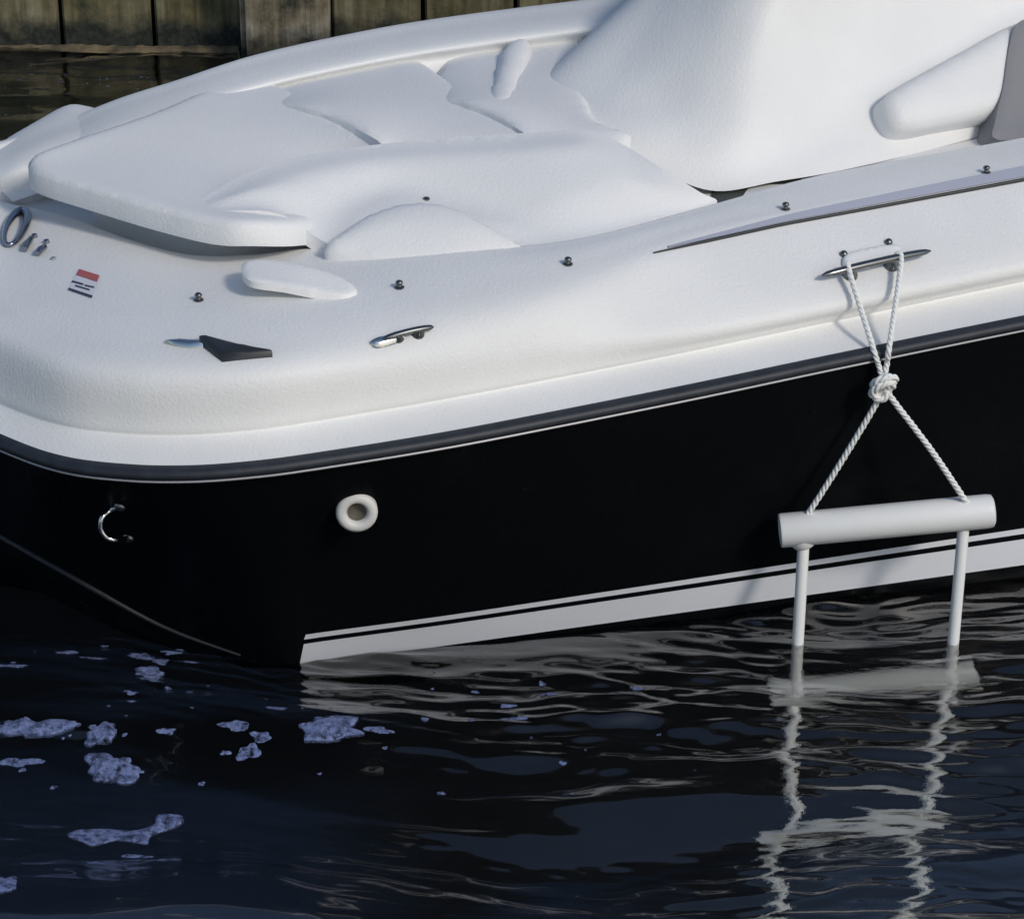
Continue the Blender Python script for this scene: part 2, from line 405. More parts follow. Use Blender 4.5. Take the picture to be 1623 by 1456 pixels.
# edge inside the coaming: down into the cockpit
ctr = np.array([.4, 5.4, 0])
NB = len(hid)
deckcols = []
for i, c in enumerate(cols):
    q = c[-1]; v = c[-1] - c[-2]; v[2] = 0; v /= np.linalg.norm(v)
    mp = c[1] + (c[2] - c[1]) * .13 + np.array([0, 0, .0075])
    deckcols.append(c[:2] + [mp] + c[2:] + [q + v * .035 + np.array([0, 0, -.012]), q + v * .05 + np.array([0, 0, -.10])])
G = np.swapaxes(np.array(deckcols), 0, 1)
Gd = loft(G, 8, 6)
deck = grid_mesh('deck', Gd, M['gelcoat'], boat)
def bvh_of(*objs):
    V = []; F = []
    for o in objs:
        off = len(V); mw = Vector((0, 0, 0)); p = o
        while p: mw += p.location; p = p.parent
        V += [v.co + mw for v in o.data.vertices]; F += [[i + off for i in p.vertices] for p in o.data.polygons]
    return BVHTree.FromPolygons(V, F)
B_deck = bvh_of(deck)

# hull: stations follow the deck columns
hullcols = []
chine = {0: (100, 905, .16), 100: (250, 988, .065), 200: (370, 1034, .02), 300: (440, 1056, .0)}
for i, c in enumerate(cols):
    r = c[0] + np.array([0, 0, -.018])
    if NB <= i < NB + len(NEAR):
        x = NEAR[i - NB][0]
        if x in chine: cz = chine[x]; ch = at(*cz)
        else:
            xs_ = max(x, 470); ch = at(xs_ + (0 if x > 470 else 20), 1055 - (xs_ - 470) * .1388, .05 * (xs_ - 470) / 1150)
            if x == 400: ch = at(470, 1056, 0)
    elif i < NB:
        out = c[0] - c[5]; out[2] = 0; out /= np.linalg.norm(out)
        bowness = {9: .24, 8: .30, 7: .33, 6: .30, 5: .22, 4: .1}.get(i, .02)
        ch = c[0] - out * (.30 if i > 3 else .16); ch[2] = bowness
        if i == 9: ch = at(-60, 815, .2)
        if i == 8: ch = at(-210, 735, .26)
    else:
        pv = hullcols[-1]; ch = pv[-3] + (c[0] - cols[i - 1][0])
    mid = r * .5 + ch * .5
    inn = (ctr - ch); inn[2] = 0; inn /= np.linalg.norm(inn)
    mid = mid + inn * (.022 if i < NB + 6 else .004)      # slight hollow in the flare
    low = ch + inn * .06 + np.array([0, 0, -.10]); keel = ch + inn * .35 + np.array([0, 0, -.32])
    cl = np.array([ctr[0] + (ch[0] - ctr[0]) * .02, ctr[1] + (ch[1] - ctr[1]) * .02, -.42]) if i < len(cols) + 9 else ch
    hullcols.append([r, mid, ch, low, keel, cl])
Hd = np.swapaxes(np.array(hullcols), 0, 1)
top = loft(Hd[:3], 8, 8); bot = loft(Hd[2:], 8, 3)
hull = grid_mesh('hull', np.concatenate([top, bot[1:]]), M['hull'], boat, 35)
B_hull = bvh_of(hull)
# pale spray chine along the bow
tr = top[-1]; c0, c1 = 8 * (NB - 1), 8 * (NB + 2) + 2
pth = tr[c0:c1] + np.array([0, -.004, .002]); rd = .006 * np.clip(np.linspace(1.4, .4, len(pth)), .3, 1)
M['spray'] = mat('spray_rail_black', (.012, .014, .017), .5)[0]
tube('spray_rail', pth, rd, M['spray'], boat, 8)
# transom and closing bottom
a, b_ = hullcols[0], hullcols[-1]
V = [*cols[0], *hullcols[0], *cols[-1], *hullcols[-1]]
V = [cols[0][5], cols[0][0], *hullcols[0], *hullcols[-1][::-1], cols[-1][0], cols[-1][5]]
mesh('transom', V, [tuple(range(len(V)))], M['hull'], boat, False)

# stripes lie 1.5 mm proud of the hull side
def hull_strip(name, x0, x1, va, vb, mt, slant=0.0, off=.0015):
    nr = top.shape[0]; out = []
    # refined columns on the near side
    i0 = 8 * (NB + 4); i1 = top.shape[1] - 1
    cs = [c for c in range(i0, i1 + 1)]
    sec = top[:, i0:i1 + 1]
    def P(col, v):
        f = v * (nr - 1); k = min(int(f), nr - 2); return sec[k, col] * (1 - (f - k)) + sec[k + 1, col] * (f - k)
    rows = []
    for v in np.linspace(va, vb, 5):
        line = np.array([P(c, v) for c in range(sec.shape[1])])
        xl = line[:, 0]; start = x0 + slant * (1 - (v - va) / max(vb - va, 1e-6))
        keep = xl > start
        k = int(np.argmax(keep)); 
        t = (start - xl[k - 1]) / (xl[k] - xl[k - 1]) if k > 0 else 0
        first = line[k - 1] * (1 - t) + line[k] * t if k > 0 else line[0]
        pts = np.vstack([first, line[k:]])
        # resample to a fixed count by X
        xx = np.linspace(pts[0, 0], pts[-1, 0], 90)
        rows.append(np.stack([xx, np.interp(xx, pts[:, 0], pts[:, 1]), np.interp(xx, pts[:, 0], pts[:, 2])], 1))
    Gs = np.array(rows)
    nrm = np.cross(np.gradient(Gs, axis=1), np.gradient(Gs, axis=0)); nrm /= np.linalg.norm(nrm, axis=2)[..., None]
    if nrm[..., 1].mean() > 0: nrm = -nrm
    return grid_mesh(name, Gs + nrm * off, mt, hull)
hull_strip('stripe', -.385, 9, .885, .998, M['stripe'], .012)
hull_strip('pinstripe', -.372, 9, .838, .862, M['stripe'], .004)

# rub rail, section swept round the sheer
nR = Gd.shape[1]; prof = [(-.008, .006), (.008, .005), (.014, .0), (.0155, -.006), (.012, -.012), (.004, -.015), (-.01, -.015)]
rail0 = Gd[0]; Tn = np.gradient(rail0, axis=0); Tn[:, 2] = 0; Tn /= np.linalg.norm(Tn, axis=1)[:, None]
On = np.stack([Tn[:, 1], -Tn[:, 0], 0 * Tn[:, 0]], 1)
if (On[nR // 2] @ (rail0[nR // 2] - ctr)) < 0: On = -On
rows = [rail0 + On * a + np.array([0, 0, h - .004]) for a, h in prof]
rail = grid_mesh('rub_rail', np.array(rows), M['rail'], boat, 70)
ins = rail0 + On * .0075 + np.array([0, 0, -.0205])
tube('rail_insert', ins, .0022, M['insert'], rail, 6)

# ---------------------------------------------------------------- boat: interior mouldings
def A3(lst): return [at(*p) for p in lst]
def frame_feat(lines):                # ridges and hollows along curves: (curve px+z, height, half width)
    Ls = [(crm(np.array(A3(l)), 6), h, wd) for l, h, wd in lines]
    def f(P):
        s = np.zeros(len(P))
        for L, h, wd in Ls:
            D = np.min(np.linalg.norm(P[:, None, :2] - L[None, :, :2], axis=2), axis=1)
            s += h * np.exp(-(D / wd) ** 2)
        return s
    return f
inner = Gd[6 * 6]                      # coaming edge row
near_line = [p + np.array([0, .04, -.05]) for p in inner[8 * NB - 8::10]]
far_line = [p + np.array([0, -.02, -.05]) for p in inner[:8 * NB - 8:8]]
pillow('cockpit_liner', far_line + near_line, M['gelcoat'], boat, 0, .05, 0, .04, 1)

# far gunwale: broad bright top, then the liner falling inboard
FG = [[(-40, 262, .66), (155, 172, .76), (280, 130, .79), (400, 91, .81), (550, 57, .82), (700, 31, .83), (950, 0, .85), (1250, -30, .87)],
      [(-30, 268, .68), (160, 180, .775), (280, 141, .805), (400, 103, .822), (550, 70, .832), (700, 44, .842), (950, 12, .862), (1250, -20, .88)],
      [(-20, 285, .69), (170, 205, .775), (285, 172, .80), (400, 137, .815), (550, 103, .825), (700, 76, .835), (950, 42, .855), (1250, 10, .87)],
      [(0, 300, .69), (180, 222, .755), (290, 190, .775), (400, 158, .785), (550, 128, .79), (700, 105, .795), (950, 75, .81), (1250, 40, .83)],
      [(20, 320, .68), (200, 260, .72), (330, 235, .73), (450, 215, .73), (600, 205, .735), (760, 190, .735), (1000, 160, .74), (1300, 120, .75)]]
Gf = np.array([A3(r) for r in FG])
outer = Gf[0] + np.array([-.05, .10, -.12]); skirt = outer + np.array([-.01, .05, -.2])
Gf = np.concatenate([[skirt], [outer], Gf])
grid_mesh('far_gunwale', loft(Gf, 10, 7), M['gelcoat'], boat)

# sun pad with rolled lip over the foredeck
pad_pts = A3([(46, 270, .79), (54, 250, .80), (104, 230, .805), (180, 205, .805), (250, 180, .805), (330, 148, .80), (425, 135, .80), (530, 190, .80), (612, 240, .785), (560, 300, .725), (550, 345, .715),
              (480, 361, .76), (400, 362, .78), (335, 359, .78), (240, 336, .782), (140, 306, .786), (72, 285, .788)])
pad = pillow('sun_pad', pad_pts, M['vinyl'], boat, .012, .03, .033, .010, 5)
# recessed plinth below the pad
pl = A3([(150, 305, .735), (160, 285, .735), (320, 250, .735), (520, 280, .735), (520, 330, .735), (430, 346, .735), (340, 350, .735), (250, 334, .735), (180, 312, .735)])
pillow('pad_plinth', pl, M['gelcoat'], boat, .004, .02, .12, .02, 4)
pillow('bow_cap', A3([(-90, 300, .66), (-10, 238, .70), (50, 200, .725), (105, 172, .74), (150, 175, .745), (215, 200, .755), (190, 226, .75), (110, 245, .74), (20, 280, .72)]), M['gelcoat'], boat, .022, .09, .1, .012, 5)

def cushion(pts, bulge=.022, edge=.06, name='seat_cushion', feat=None, thick=.06, soft=False):
    return pillow(name, A3(pts), M['vinyl'], boat, bulge, edge, thick, .011, 5, None, feat, soft=soft)
cushion([(415, 166, .788), (470, 171, .812), (530, 188, .814), (600, 224, .804), (625, 250, .77), (760, 250, .77), (870, 250, .77), (850, 222, .80), (790, 188, .808), (710, 130, .808), (640, 90, .80), (540, 100, .79), (440, 125, .782)], .014, .08)
cushion([(690, 158, .803), (735, 166, .82), (770, 178, .82), (832, 212, .81), (860, 245, .78), (960, 245, .78), (1000, 215, .80), (940, 190, .81), (930, 120, .81), (930, 60, .81), (840, 50, .81), (750, 62, .80), (702, 105, .796)], .014, .08)
# lounge bolster: bright crest, face sloping to the gunwale
cushion([(300, 335, .785), (360, 290, .80), (450, 254, .815), (560, 234, .822), (700, 219, .828), (850, 210, .83), (930, 207, .83), (985, 228, .815), (1050, 268, .79), (1110, 305, .755), (1134, 322, .735),
         (1050, 352, .725), (940, 380, .72), (830, 404, .715), (740, 410, .715), (640, 408, .715), (550, 400, .725), (505, 378, .738), (440, 338, .785), (360, 334, .79)], .022, .10, 'lounge_bolster',
        frame_feat([([(480, 330, .79), (560, 305, .79), (640, 292, .79), (760, 305, .79), (900, 330, .78)], -.012, .045)]), .03, True)
cushion([(515, 398, .735), (540, 372, .75), (585, 344, .768), (640, 327, .778), (700, 328, .778), (760, 352, .765), (830, 395, .73), (780, 412, .72), (680, 418, .72), (580, 412, .725)], .022, .09, 'knee_bolster')
cushion([(772, 168, .815), (785, 118, .82), (800, 78, .825), (838, 68, .83), (838, 98, .82), (824, 132, .815), (812, 168, .815)], .016, .03, 'side_bolster')

# helm console moulding rising out of frame
CON = [[(835, 175, .80), (900, 200, .80), (985, 232, .785), (1060, 278, .75), (1136, 303, .70), (1230, 288, .70), (1330, 271, .70), (1480, 236, .705), (1640, 192, .71), (1900, 120, .73)],
       [(838, 160, .815), (925, 185, .825), (1010, 212, .815), (1085, 255, .785), (1150, 278, .745), (1235, 262, .74), (1330, 244, .74), (1480, 210, .745), (1640, 166, .75), (1900, 95, .77)],
       [(848, 146, .83), (960, 150, .85), (1050, 165, .858), (1120, 180, .856), (1190, 190, .848), (1260, 190, .838), (1330, 180, .83), (1480, 145, .83), (1640, 105, .84), (1900, 40, .86)],
       [(905, 88, .87), (1000, 85, .905), (1070, 88, .923), (1140, 92, .934), (1200, 94, .937), (1265, 92, .934), (1330, 85, .925), (1480, 60, .925), (1640, 25, .93), (1900, -40, .95)],
       [(985, 12, .93), (1050, 5, .975), (1110, 0, 1.0), (1170, -5, 1.015), (1230, -8, 1.02), (1280, -10, 1.015), (1340, -15, 1.01), (1480, -40, 1.01), (1640, -80, 1.02), (1900, -140, 1.04)],
       [(1060, -60, .97), (1110, -75, 1.05), (1160, -85, 1.07), (1210, -90, 1.08), (1260, -95, 1.08), (1310, -98, 1.08), (1370, -100, 1.07), (1500, -120, 1.07), (1660, -160, 1.08), (1900, -220, 1.1)]]
CY0 = [5.15, 5.07, 5.01, 4.965, 4.955, 5.0, 5.07, 5.20, 5.354, 5.62]; LEAN = [0, .025, .10, .18, .26, .33]
Gc = np.array([[atY(p[0], p[1], y_ + ln) for p, y_ in zip(row, CY0)] for row, ln in zip(CON, LEAN)])
side = Gc[:, :1] + np.array([.0, .16, -.05]); Gc = np.concatenate([side, Gc], axis=1)
bk = Gc[-1] + np.array([.12, .30, -.03]); bk2 = bk + np.array([.03, .1, -.35])
cons = grid_mesh('helm_console', loft(np.concatenate([Gc, [bk], [bk2]]), 8, 6), M['gelcoat'], boat)
B_con = bvh_of(cons)
M['gap_shade'] = mat('dark_gap_shade', (.045, .05, .042), .7)[0]
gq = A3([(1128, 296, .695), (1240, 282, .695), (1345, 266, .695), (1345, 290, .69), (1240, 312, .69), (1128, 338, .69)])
pillow('console_gap_shade', gq, M['gap_shade'], boat, 0, .01, .03, .01, 1)  # dark sheet painted in for the shaded gap under the console
# wedge shaped headrest against the console, with a grey panel standing in for the shadow at its end
def on_console(x, y, off):
    l, n = cast(B_con, x, y); return np.array(l + n * off)
p0 = on_console(1500, 150, .0); l, nn = cast(B_con, 1500, 150); nn = np.array(nn)
exv = np.cross(np.array([0, 0, 1.]), nn) * 1; exv /= np.linalg.norm(exv); exv = exv if exv[0] > 0 else -exv
eyv = np.cross(nn, exv)
def plane_pt(x, y, off):
    d = ray(x, y); o = np.array([0, 0, CAMZ]); q = p0 + nn * off
    return o + d * (((q - o) @ nn) / (d @ nn))
hp = [(1398, 168), (1412, 146), (1470, 112), (1540, 74), (1600, 42), (1680, 20), (1760, 40), (1760, 150), (1700, 172), (1590, 186), (1500, 200), (1440, 211), (1412, 203)]
head = pillow('headrest', [plane_pt(x, y, .035) for x, y in hp], M['vinyl'], boat, .03, .05, .06, .011, 4, (p0, exv, eyv, nn))
gp = [(1590, 140), (1603, 60), (1625, 30), (1700, 20), (1770, 60), (1770, 200), (1690, 212), (1582, 222), (1578, 190)]
pillow('headrest_shade_panel', [plane_pt(x, y, .07) for x, y in gp], M['headrest_shade'], boat, .004, .02, .06, .012, 4, (p0, exv, eyv, nn))

# moulded grab tip lying on the foredeck
gm = []
for x, y, h in ((386, 420, .036), (425, 414, .034), (490, 424, .026), (545, 442, .014), (566, 462, .003), (545, 470, .004), (500, 464, .012), (450, 455, .026), (395, 446, .036)):
    gm.append(np.array(cast(B_deck, x, y + h * 800)[0]) + np.array([0, 0, h]))
pillow('grab_moulding', gm, M['gelcoat'], boat, .004, .014, .012, .006, 4)

# dark trim line along the flange step; blue-grey band paints the groove's shade
tp = []
for x in np.linspace(1036, 1880, 40):
    y = np.interp(x, [1036, 1240, 1440, 1623, 1900], [402, 357, 320, 286, 238]); l, n = cast(B_deck, x, y)
    tp.append(np.array(l + n * .002))
trim = tube('trim_strip', np.array(tp), np.interp(np.linspace(0, 1, 40), [0, .1, 1], [.0015, .003, .0042]), M['black_trim'], deck, 8)
lo = []; hi = []
for x in np.linspace(1060, 1880, 40):
    y = np.interp(x, [1036, 1240, 1440, 1623, 1900], [400, 354, 316, 282, 234]); wdt = np.interp(x, [1060, 1300, 1623], [4, 13, 18])
    l, n = cast(B_deck, x, y); lo.append(np.array(l + n * .0035)); l, n = cast(B_deck, x - 2, y - wdt); hi.append(np.array(l + n * .0015))
M['groove_shade'] = mat('groove_shade_grey', (.45, .46, .53), .4)[0]
grid_mesh('groove_shade_band', np.array([lo, hi]), M['groove_shade'], deck)

# ---------------------------------------------------------------- deck hardware
def basis(n, t):
    n = np.array(n); t = np.array(t); t = t - n * (t @ n); t /= np.linalg.norm(t); return t, np.cross(n, t), n
def stud(x, y, bv):
    l, n = cast(bv, x, y + 4); c = np.array(l); n = np.array(Vector(n) * .6 + Vector((0, 0, .4))); n /= np.linalg.norm(n)
    g = lathe_geo([(0, 0), (.0085, -.001), (.0085, .002), (.0045, .003), (.0038, .006), (.0062, .008), (.0066, .011), (.004, .0135), (0, .014)], c, n, 14)
    return g
for x, y in ((315, 472), (633, 452), (900, 415), (1245, 328), (1563, 270)):
    V, F = stud(x, y, B_deck); mesh('snap_stud', V, F, M['dark_steel'], boat, True, 60)

l, n = cast(bvh_of(bpy.data.objects['lounge_bolster']), 676, 316)
V, F = lathe_geo([(0, 0), (.006, 0), (.0055, .003), (0, .0045)], l, n, 12); mesh('snap_stud', V, F, M['mid_steel'], boat, True, 60)

def cleat(x0, y0, x1, y1, off, rad, posts, screws, mt):
    e = empty('cleat', tuple(cast(B_deck, (x0 + x1) / 2, (y0 + y1) / 2)[0] - Vector((0, 4.9, 0))), boat)
    la, na = cast(B_deck, x0, y0 + 6); lb, nb = cast(B_deck, x1, y1 + 6)
    a = np.array(la + na * off); b = np.array(lb + nb * off); tt = np.linspace(0, 1, 22)
    pth = a + (b - a) * tt[:, None] + np.array(na)[None] * (-.004 * (2 * tt - 1)[:, None] ** 2)
    rr = rad * np.clip(np.sqrt(1 - (np.abs(2 * tt - 1)) ** 6 * .75), .3, 1)
    rr[0] *= .5; rr[-1] *= .5
    tube('cleat_bar', pth, rr, mt, e, 14, flat=.85)
    for f in posts:
        q = a + (b - a) * f; l, n, i, d = B_deck.find_nearest(Vector(q)); 
        dv = Vector(q) - l; V, F = lathe_geo([(rad * 1.9, -.002), (rad * 1.8, .003), (rad * 1.05, .008), (rad * .9, dv.length)], l, dv, 16)
        mesh('cleat_post', V, F, mt, e, True, 60)
    for sx, sy in screws:
        l, n = cast(B_deck, sx, sy); V, F = lathe_geo([(.0075, -.002), (.0075, .003), (.005, .007), (0, .008)], l, n, 12)
        mesh('cleat_screw', V, F, M['dark_steel'], e, True, 60)
    return e, a, b
big, ca, cb = cleat(1298, 441, 1470, 402, .022, .0078, (.28, .66), ((1337, 404), (1408, 385)), M['mid_steel'])
# base plate under the big cleat
cp = [cast(B_deck, x, y) for x, y in ((1335, 412), (1350, 402), (1400, 392), (1425, 394), (1420, 408), (1380, 422), (1340, 428))]
pillow('cleat_base', [np.array(l + n * .004) for l, n in cp], M['gelcoat'], big, .006, .012, .006, .004, 4)
small, _, _ = cleat(606, 536, 686, 516, .012, .0062, (.3, .7), (), M['dark_steel'])
la = [cast(B_deck, x, y) for x, y in ((587, 545), (600, 537), (626, 534), (640, 536), (615, 545), (596, 549))]
pillow('cleat_base', [np.array(l + n * .006) for l, n in la], M['steel'], small, .003, .006, .008, .004, 2)

# black wedge fitting with a pale tip
l, n = cast(B_deck, 345, 556)
ch = empty('deck_chock', tuple(l - Vector((0, 4.9, 0))), boat)
pts = [np.array(cast(B_deck, x, y)[0] + Vector((0, 0, .010))) for x, y in ((322, 550), (316, 541), (330, 541), (380, 554), (430, 563), (432, 566), (390, 570), (352, 574), (342, 566))]
pillow('chock_body', pts, M['black_trim'], ch, .004, .01, .018, .006, 1)
pts = [np.array(cast(B_deck, x, y)[0] + Vector((0, 0, .007))) for x, y in ((262, 545), (285, 543), (312, 544), (322, 551), (300, 552), (278, 549))]
pillow('chock_tip', pts, M['steel'], ch, .003, .008, .012, .005, 1)

# raised chrome letters on the foredeck face (cut off by the frame)
def surf(x, y, off=.004):
    l, n = cast(B_deck, x, y); return np.array(l + n * off)
nm = empty('lettering', tuple(Vector(surf(50, 385)) - Vector((0, 4.9, 0))), boat)
ell = []
for k in range(33):
    t = 2 * math.pi * k / 32; u = 14 * math.cos(t); v = 30 * math.sin(t); s = R(28)
    ell.append(surf(26 + u * math.cos(s) + v * math.sin(s), 366 - v * math.cos(s) + u * math.sin(s), .007))
V, F = tube_geo(np.array(ell), [.0062 + .0022 * math.sin(2 * math.pi * k / 32) for k in range(33)], 10, False); mesh('letter', V, F, M['chrome_dark'], nm)
for (xa, ya, xb, yb, xd, yd) in ((50, 384, 40, 400, 55, 376), (72, 396, 60, 407, 74, 385)):
    g = tube_geo(np.array([surf(xa, ya, .006), surf((xa + xb) / 2, (ya + yb) / 2, .008), surf(xb, yb, .006)]), [.0055, .0065, .0055], 10)
    l, n = cast(B_deck, xd, yd); g2 = lathe_geo([(0, 0), (.0058, 0), (.0052, .006), (0, .008)], l, n, 12)
    lt = mesh('letter', *g, M['chrome_dark'], nm, True, 60); mesh('letter_dot', *g2, M['chrome_dark'], nm, True, 60)
l, n = cast(B_deck, 85, 411); V, F = lathe_geo([(0, 0), (.0045, 0), (.004, .004), (0, .005)], l, n, 10); mesh('letter', V, F, M['steel'], nm, True, 60)

# capacity sticker
def quad_on_deck(name, q, mt, off, parent, n=6):
    q = [np.array(p, float) for p in q]; rows = []
    for i in range(n):
        a = q[0] + (q[3] - q[0]) * i / (n - 1); b = q[1] + (q[2] - q[1]) * i / (n - 1)
        rows.append([surf(*(a + (b - a) * j / (n - 1)), off) for j in range(n)])
    return grid_mesh(name, np.array(rows), mt, parent)
st = quad_on_deck('sticker', [(125, 427), (160, 438), (147, 473), (109, 459)], M['paper'], .0012, boat)
quad_on_deck('sticker_print', [(126, 428), (158, 438), (154, 448), (121, 437)], M['red'], .0022, st)
for q in ([(115, 446), (133, 451), (132, 453.5), (114, 448.5)], [(135, 452.5), (150, 456), (149, 458), (134, 454.5)], [(120, 453), (143, 460), (142, 462), (119, 455)], [(109, 457.5), (147, 470), (146, 473.5), (108.5, 460.5)]):
    quad_on_deck('sticker_print', q, M['navy'], .0022, st, 4)

# drain fitting and bow eye on the black side
l, n = cast(B_hull, 565, 805); n = (n * .8 + Vector((-.05, -.86, .42))).normalized(); l = l + n * .014
V, F = lathe_geo([(.034, -.03), (.0355, .002), (.0345, .007), (.030, .0105), (.023, .011), (.019, .008), (.0165, .003), (.016, -.012)], l, n, 36)
th = mesh('drain_fitting', V, F, M['fitting'], boat, True, 60)
V, F = lathe_geo([(.0165, .001), (.010, -.004), (0, -.006)], l, n, 24); mesh('drain_hole', V, F, M['hole'], th)
pa, na = cast(B_hull, 190, 803); pb, nb = cast(B_hull, 204, 852)
d0 = np.array(pa); d1 = np.array(pb); Yc = (d0[1] + d1[1]) / 2 - .03
eye = crm(np.array([d0, atY(176, 808, Yc), atY(162, 820, Yc - .012), atY(160, 838, Yc - .014), atY(170, 852, Yc - .012), atY(186, 855, Yc), d1]), 6)
be = tube('bow_eye', eye, .0042, M['steel'], boat, 10)
for l, n in ((pa, na), (pb, nb)):
    V, F = lathe_geo([(.011, -.002), (.010, .002), (.006, .006), (0, .007)], l, n, 14); mesh('eye_flange', V, F, M['dark_steel'], be, True, 60)

# ---------------------------------------------------------------- rope ladder
LY = 4.462
lad = tag(empty('rope_ladder', (.66, LY, 0)), 'white rope ladder with tube rungs hanging from the side cleat into the water', 'rope ladder')
def rope_geo(path, r=.0057, pitch=.034, strands=3, step=.0022):
    path = np.asarray(path, float); path = crm(path, 14) if len(path) > 2 else path
    L = np.concatenate([[0], np.cumsum(np.linalg.norm(np.diff(path, axis=0), axis=1))])
    s = np.arange(0, L[-1], step); p = np.stack([np.interp(s, L, path[:, k]) for k in range(3)], 1)
    T = np.gradient(p, axis=0); T /= np.linalg.norm(T, axis=1)[:, None]
    u = np.array([0, 1., 0]); gs = []
    A = []; B = []
    for t in T:
        a = np.cross(t, u); a /= np.linalg.norm(a); A.append(a); B.append(np.cross(a, t))
    A = np.array(A); B = np.array(B)
    for k in range(strands):
        ph = 2 * math.pi * (s / pitch + k / strands)
        q = p + r * .48 * (np.cos(ph)[:, None] * A + np.sin(ph)[:, None] * B)
        gs.append(tube_geo(q, r * .56, 6))
    return join(*gs)
def rope(name, path, **k):
    V, F = rope_geo(path, **k); return mesh(name, V, F, M['rope'], lad, True)
kn = atY(1400, 608, LY)
bar = lambda f: ca + (cb - ca) * f
railp = lambda x, y: atY(x, y, LY + .014)
pL = bar(.24) + np.array([0, -.012, -.004]); pR = bar(.66) + np.array([0.01, -.012, -.006])
rope('rope', [bar(.24) + np.array([0, .008, .006]), pL, railp(1384, 552), railp(1393, 580), kn], r=.0053)
rope('rope', [bar(.68) + np.array([0, .008, .006]), pR, railp(1410, 545), railp(1406, 575), kn], r=.0053)
rope('rope', [kn, atY(1392, 634, LY), atY(1327, 742, LY - .002), atY(1273, 826, LY)])
rope('rope', [kn, atY(1414, 632, LY), atY(1478, 716, LY - .003), atY(1536, 802, LY)])
# a slub on the left rope
# knot: wrapped turns
def ring(cx, cy, rx, ry, rot, dy, r):
    pts = []
    for k in range(17):
        t = 2 * math.pi * k / 16; u = rx * math.cos(t); v = ry * math.sin(t); s = R(rot)
        pts.append(atY(cx + u * math.cos(s) - v * math.sin(s), cy + u * math.sin(s) + v * math.cos(s), LY + dy + .012 * math.sin(t)))
    return rope_geo(pts, r=r, pitch=.04)
V, F = join(ring(1400, 605, 17, 5, -20, -.006, .0072), ring(1399, 616, 19, 6, -28, -.008, .0072), ring(1398, 612, 7, 18, 30, -.004, .007),
            rope_geo([atY(1396, 600, LY - .012), atY(1412, 597, LY - .014), atY(1421, 600, LY - .012), atY(1412, 606, LY - .008)], r=.0053),
            rope_geo([atY(1384, 616, LY - .008), atY(1388, 630, LY - .01), atY(1400, 632, LY - .01), atY(1410, 622, LY - .008)], r=.0068))
mesh('knot', V, F, M['rope'], lad, True)

def rung(z0_, z1_, xl=.483, xr=.868, k=1.0, Y=LY):
    a = np.array([xl, Y, z0_]); b = np.array([xr, Y + .012, z1_]); ax_ = (b - a)
    L = np.linalg.norm(ax_)
    prof = [(.0262, .004), (.0262, .0), (.0300, .0), (.0312, .003), (.0312, L - .012), (.0295, L - .003), (.024, L), (0, L)]
    V, F = lathe_geo([(p_ * k, h_) for p_, h_ in prof[2:]], a, ax_, 28)
    g2 = lathe_geo([(.0300 * k, 0), (.0265 * k, .0005), (.0262 * k, .04), (0, .045)], a, ax_, 28)
    o = mesh('rung', *join((V, F), g2), M['pvc'], lad, True, 50)
    return a, b
legx = (.0, .0)
r1 = rung(.228, .262); r2 = rung(-.165, -.10, .474, .852, 1.3, 4.405); r3 = rung(-.395, -.325, .442, .768, 1.3, 4.16); r4 = rung(-.60, -.55, .40, .70, 1.3, 3.83)   # the tubes float: the ladder drifts out from the hull
def on(r, f): return r[0] + (r[1] - r[0]) * f
FL, FR = .115, .865
for (A_, B_) in ((r1, r2), (r2, r3), (r3, r4)):
    for f in (FL, FR):
        p = on(A_, f); q = on(B_, f)
        pth = p + (q - p) * np.linspace(0, 1, 12)[:, None]
        tube('leg', pth, .0108, M['pvc'], lad, 16)
# collar where the left leg enters the top rung
p = on(r1, FL) + np.array([-.004, 0, -.012])
V, F = lathe_geo([(.0, .02), (.026, .016), (.0275, 0), (.024, -.017), (.015, -.026), (.0112, -.029)], p, (0, 0, 1), 24)
mesh('collar', V, F, M['pvc'], lad, True, 60)

# ---------------------------------------------------------------- foam on the water
def foam_pts(cx, cy, wd, ht, n=44, seed=0, shape=None):
    rg = np.random.RandomState(seed); out = []
    ph = rg.uniform(0, 6.28, 9); am = rg.uniform(.4, 1, 9)
    for k in range(n):
        t = 2 * math.pi * k / n
        rr = 1 + sum(am[j] * .26 / (j + 1) ** .8 * math.sin((j + 2) * t + ph[j]) for j in range(9)) + rg.uniform(-.07, .07)
        rr = min(max(rr, .4), 1.5)
        out.append(at(cx + .5 * wd * rr * math.cos(t), cy + .5 * ht * rr * math.sin(t), 0))
    return out
def wadd(p): return wz(p[:, 0], p[:, 1])
CL = [((525, 1183, 96, 30), 'plump pale blue foam clump floating below the front end of the white stripe'),
      ((178, 1218, 78, 34), 'roundish pale foam clump floating on dark water at the left below the bow'),
      ((55, 1167, 112, 20), 'long thin foam streak at the left edge of the frame below the bow'),
      ((162, 1179, 50, 20), 'small foam clump just above the roundish foam clump'),
      ((225, 1053, 40, 13), 'foam flake nearest under the black bow'),
      ((238, 1082, 46, 20), 'foam clump close under the black bow beside smaller flakes'),
      ((6, 1432, 46, 42), 'foam clump cut by the lower left corner of the frame')]
for i, (a, lb) in enumerate(CL):
    o = pillow('foam_clump', foam_pts(*a, seed=20 + i), M['foam'], None, .0035, .02, .006, .004, 1, None, None, .0012, wadd)
    tag(o, lb, 'foam clump', 'foam clumps floating below the bow')
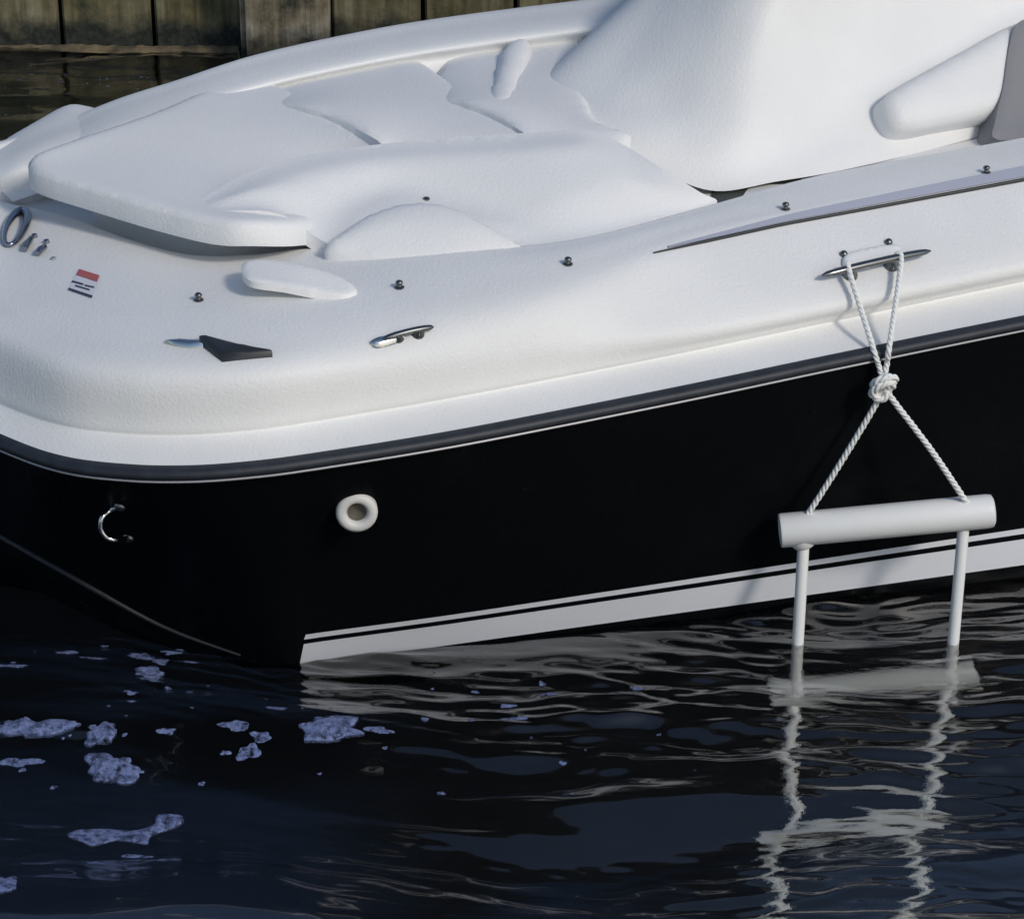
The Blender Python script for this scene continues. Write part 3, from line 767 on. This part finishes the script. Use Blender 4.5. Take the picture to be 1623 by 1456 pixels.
bow_tie = [at(x + RNG.uniform(-3, 3), y + RNG.uniform(-1.5, 1.5), 0) for x, y in ((108, 1318), (125, 1304), (165, 1300), (205, 1302), (240, 1292), (250, 1280), (285, 1278), (286, 1290), (262, 1302), (240, 1312), (232, 1330), (205, 1326), (180, 1322), (150, 1334), (128, 1330))]
tag(pillow('foam_clump', bow_tie, M['foam'], None, .0035, .02, .006, .004, 4, None, None, .0012, wadd), 'largest foam clump, narrow waisted, floating at the lower left', 'foam clump', 'foam clumps floating below the bow')
V = []; F = []
def fleck(cx, cy, wd, ht):
    c = at(cx, cy, 0); n = 18; o = len(V); pp = RNG.uniform(0, 6.28, 4); zc = float(wz(c[0], c[1])) - (.0045 if cy < 300 else 0)
    ph = RNG.rand() * 6
    V.append((c[0], c[1], zc + .0028))
    for k in range(n):
        t = 2 * math.pi * k / n + ph; rr = 1 + sum(.22 / (j + 1) ** .5 * math.sin((j + 2) * t + pp[j]) for j in range(4))
        p = at(cx + .5 * wd * rr * math.cos(t), cy + .5 * ht * rr * math.sin(t), 0); V.append((p[0], p[1], float(wz(p[0], p[1])) + .0012))
    for k in range(n): F.append((o, o + 1 + k, o + 1 + (k + 1) % n))
for cx, cy, wd, ht in ((265, 1182, 26, 8), (375, 1180, 40, 12), (415, 1193, 34, 10), (395, 1207, 34, 16), (30, 1206, 60, 12), (255, 1064, 30, 10), (275, 1045, 36, 6), (300, 1062, 28, 6), (110, 1050, 30, 7), (150, 1060, 40, 4),
                       (240, 1098, 30, 12), (215, 1355, 40, 9), (150, 1374, 26, 5), (870, 1112, 24, 10), (815, 1158, 36, 10), (600, 1186, 40, 10), (1010, 1100, 22, 6), (805, 1134, 22, 6), (440, 1158, 30, 7), (20, 1082, 44, 8)):
    fleck(cx, cy, wd, ht)
for i in range(45):
    cx = RNG.uniform(0, 1150) if i % 3 else RNG.normal(250, 140); cy = RNG.uniform(1025, 1260) if i % 2 else RNG.normal(1150, 50)
    if cy < 1070 and cx > 330: continue
    s = RNG.uniform(4, 15); fleck(cx, cy, s, s * RNG.uniform(.25, .4))
for i in range(60):
    cx = RNG.uniform(0, 250); cy = RNG.uniform(120, 215)
    s = RNG.uniform(2, 6); fleck(cx, cy, s, s * RNG.uniform(.15, .3))
tag(mesh('foam_flecks', V, F, M['foam']), 'scattered small foam flecks on the dark water', 'foam', kind='stuff')
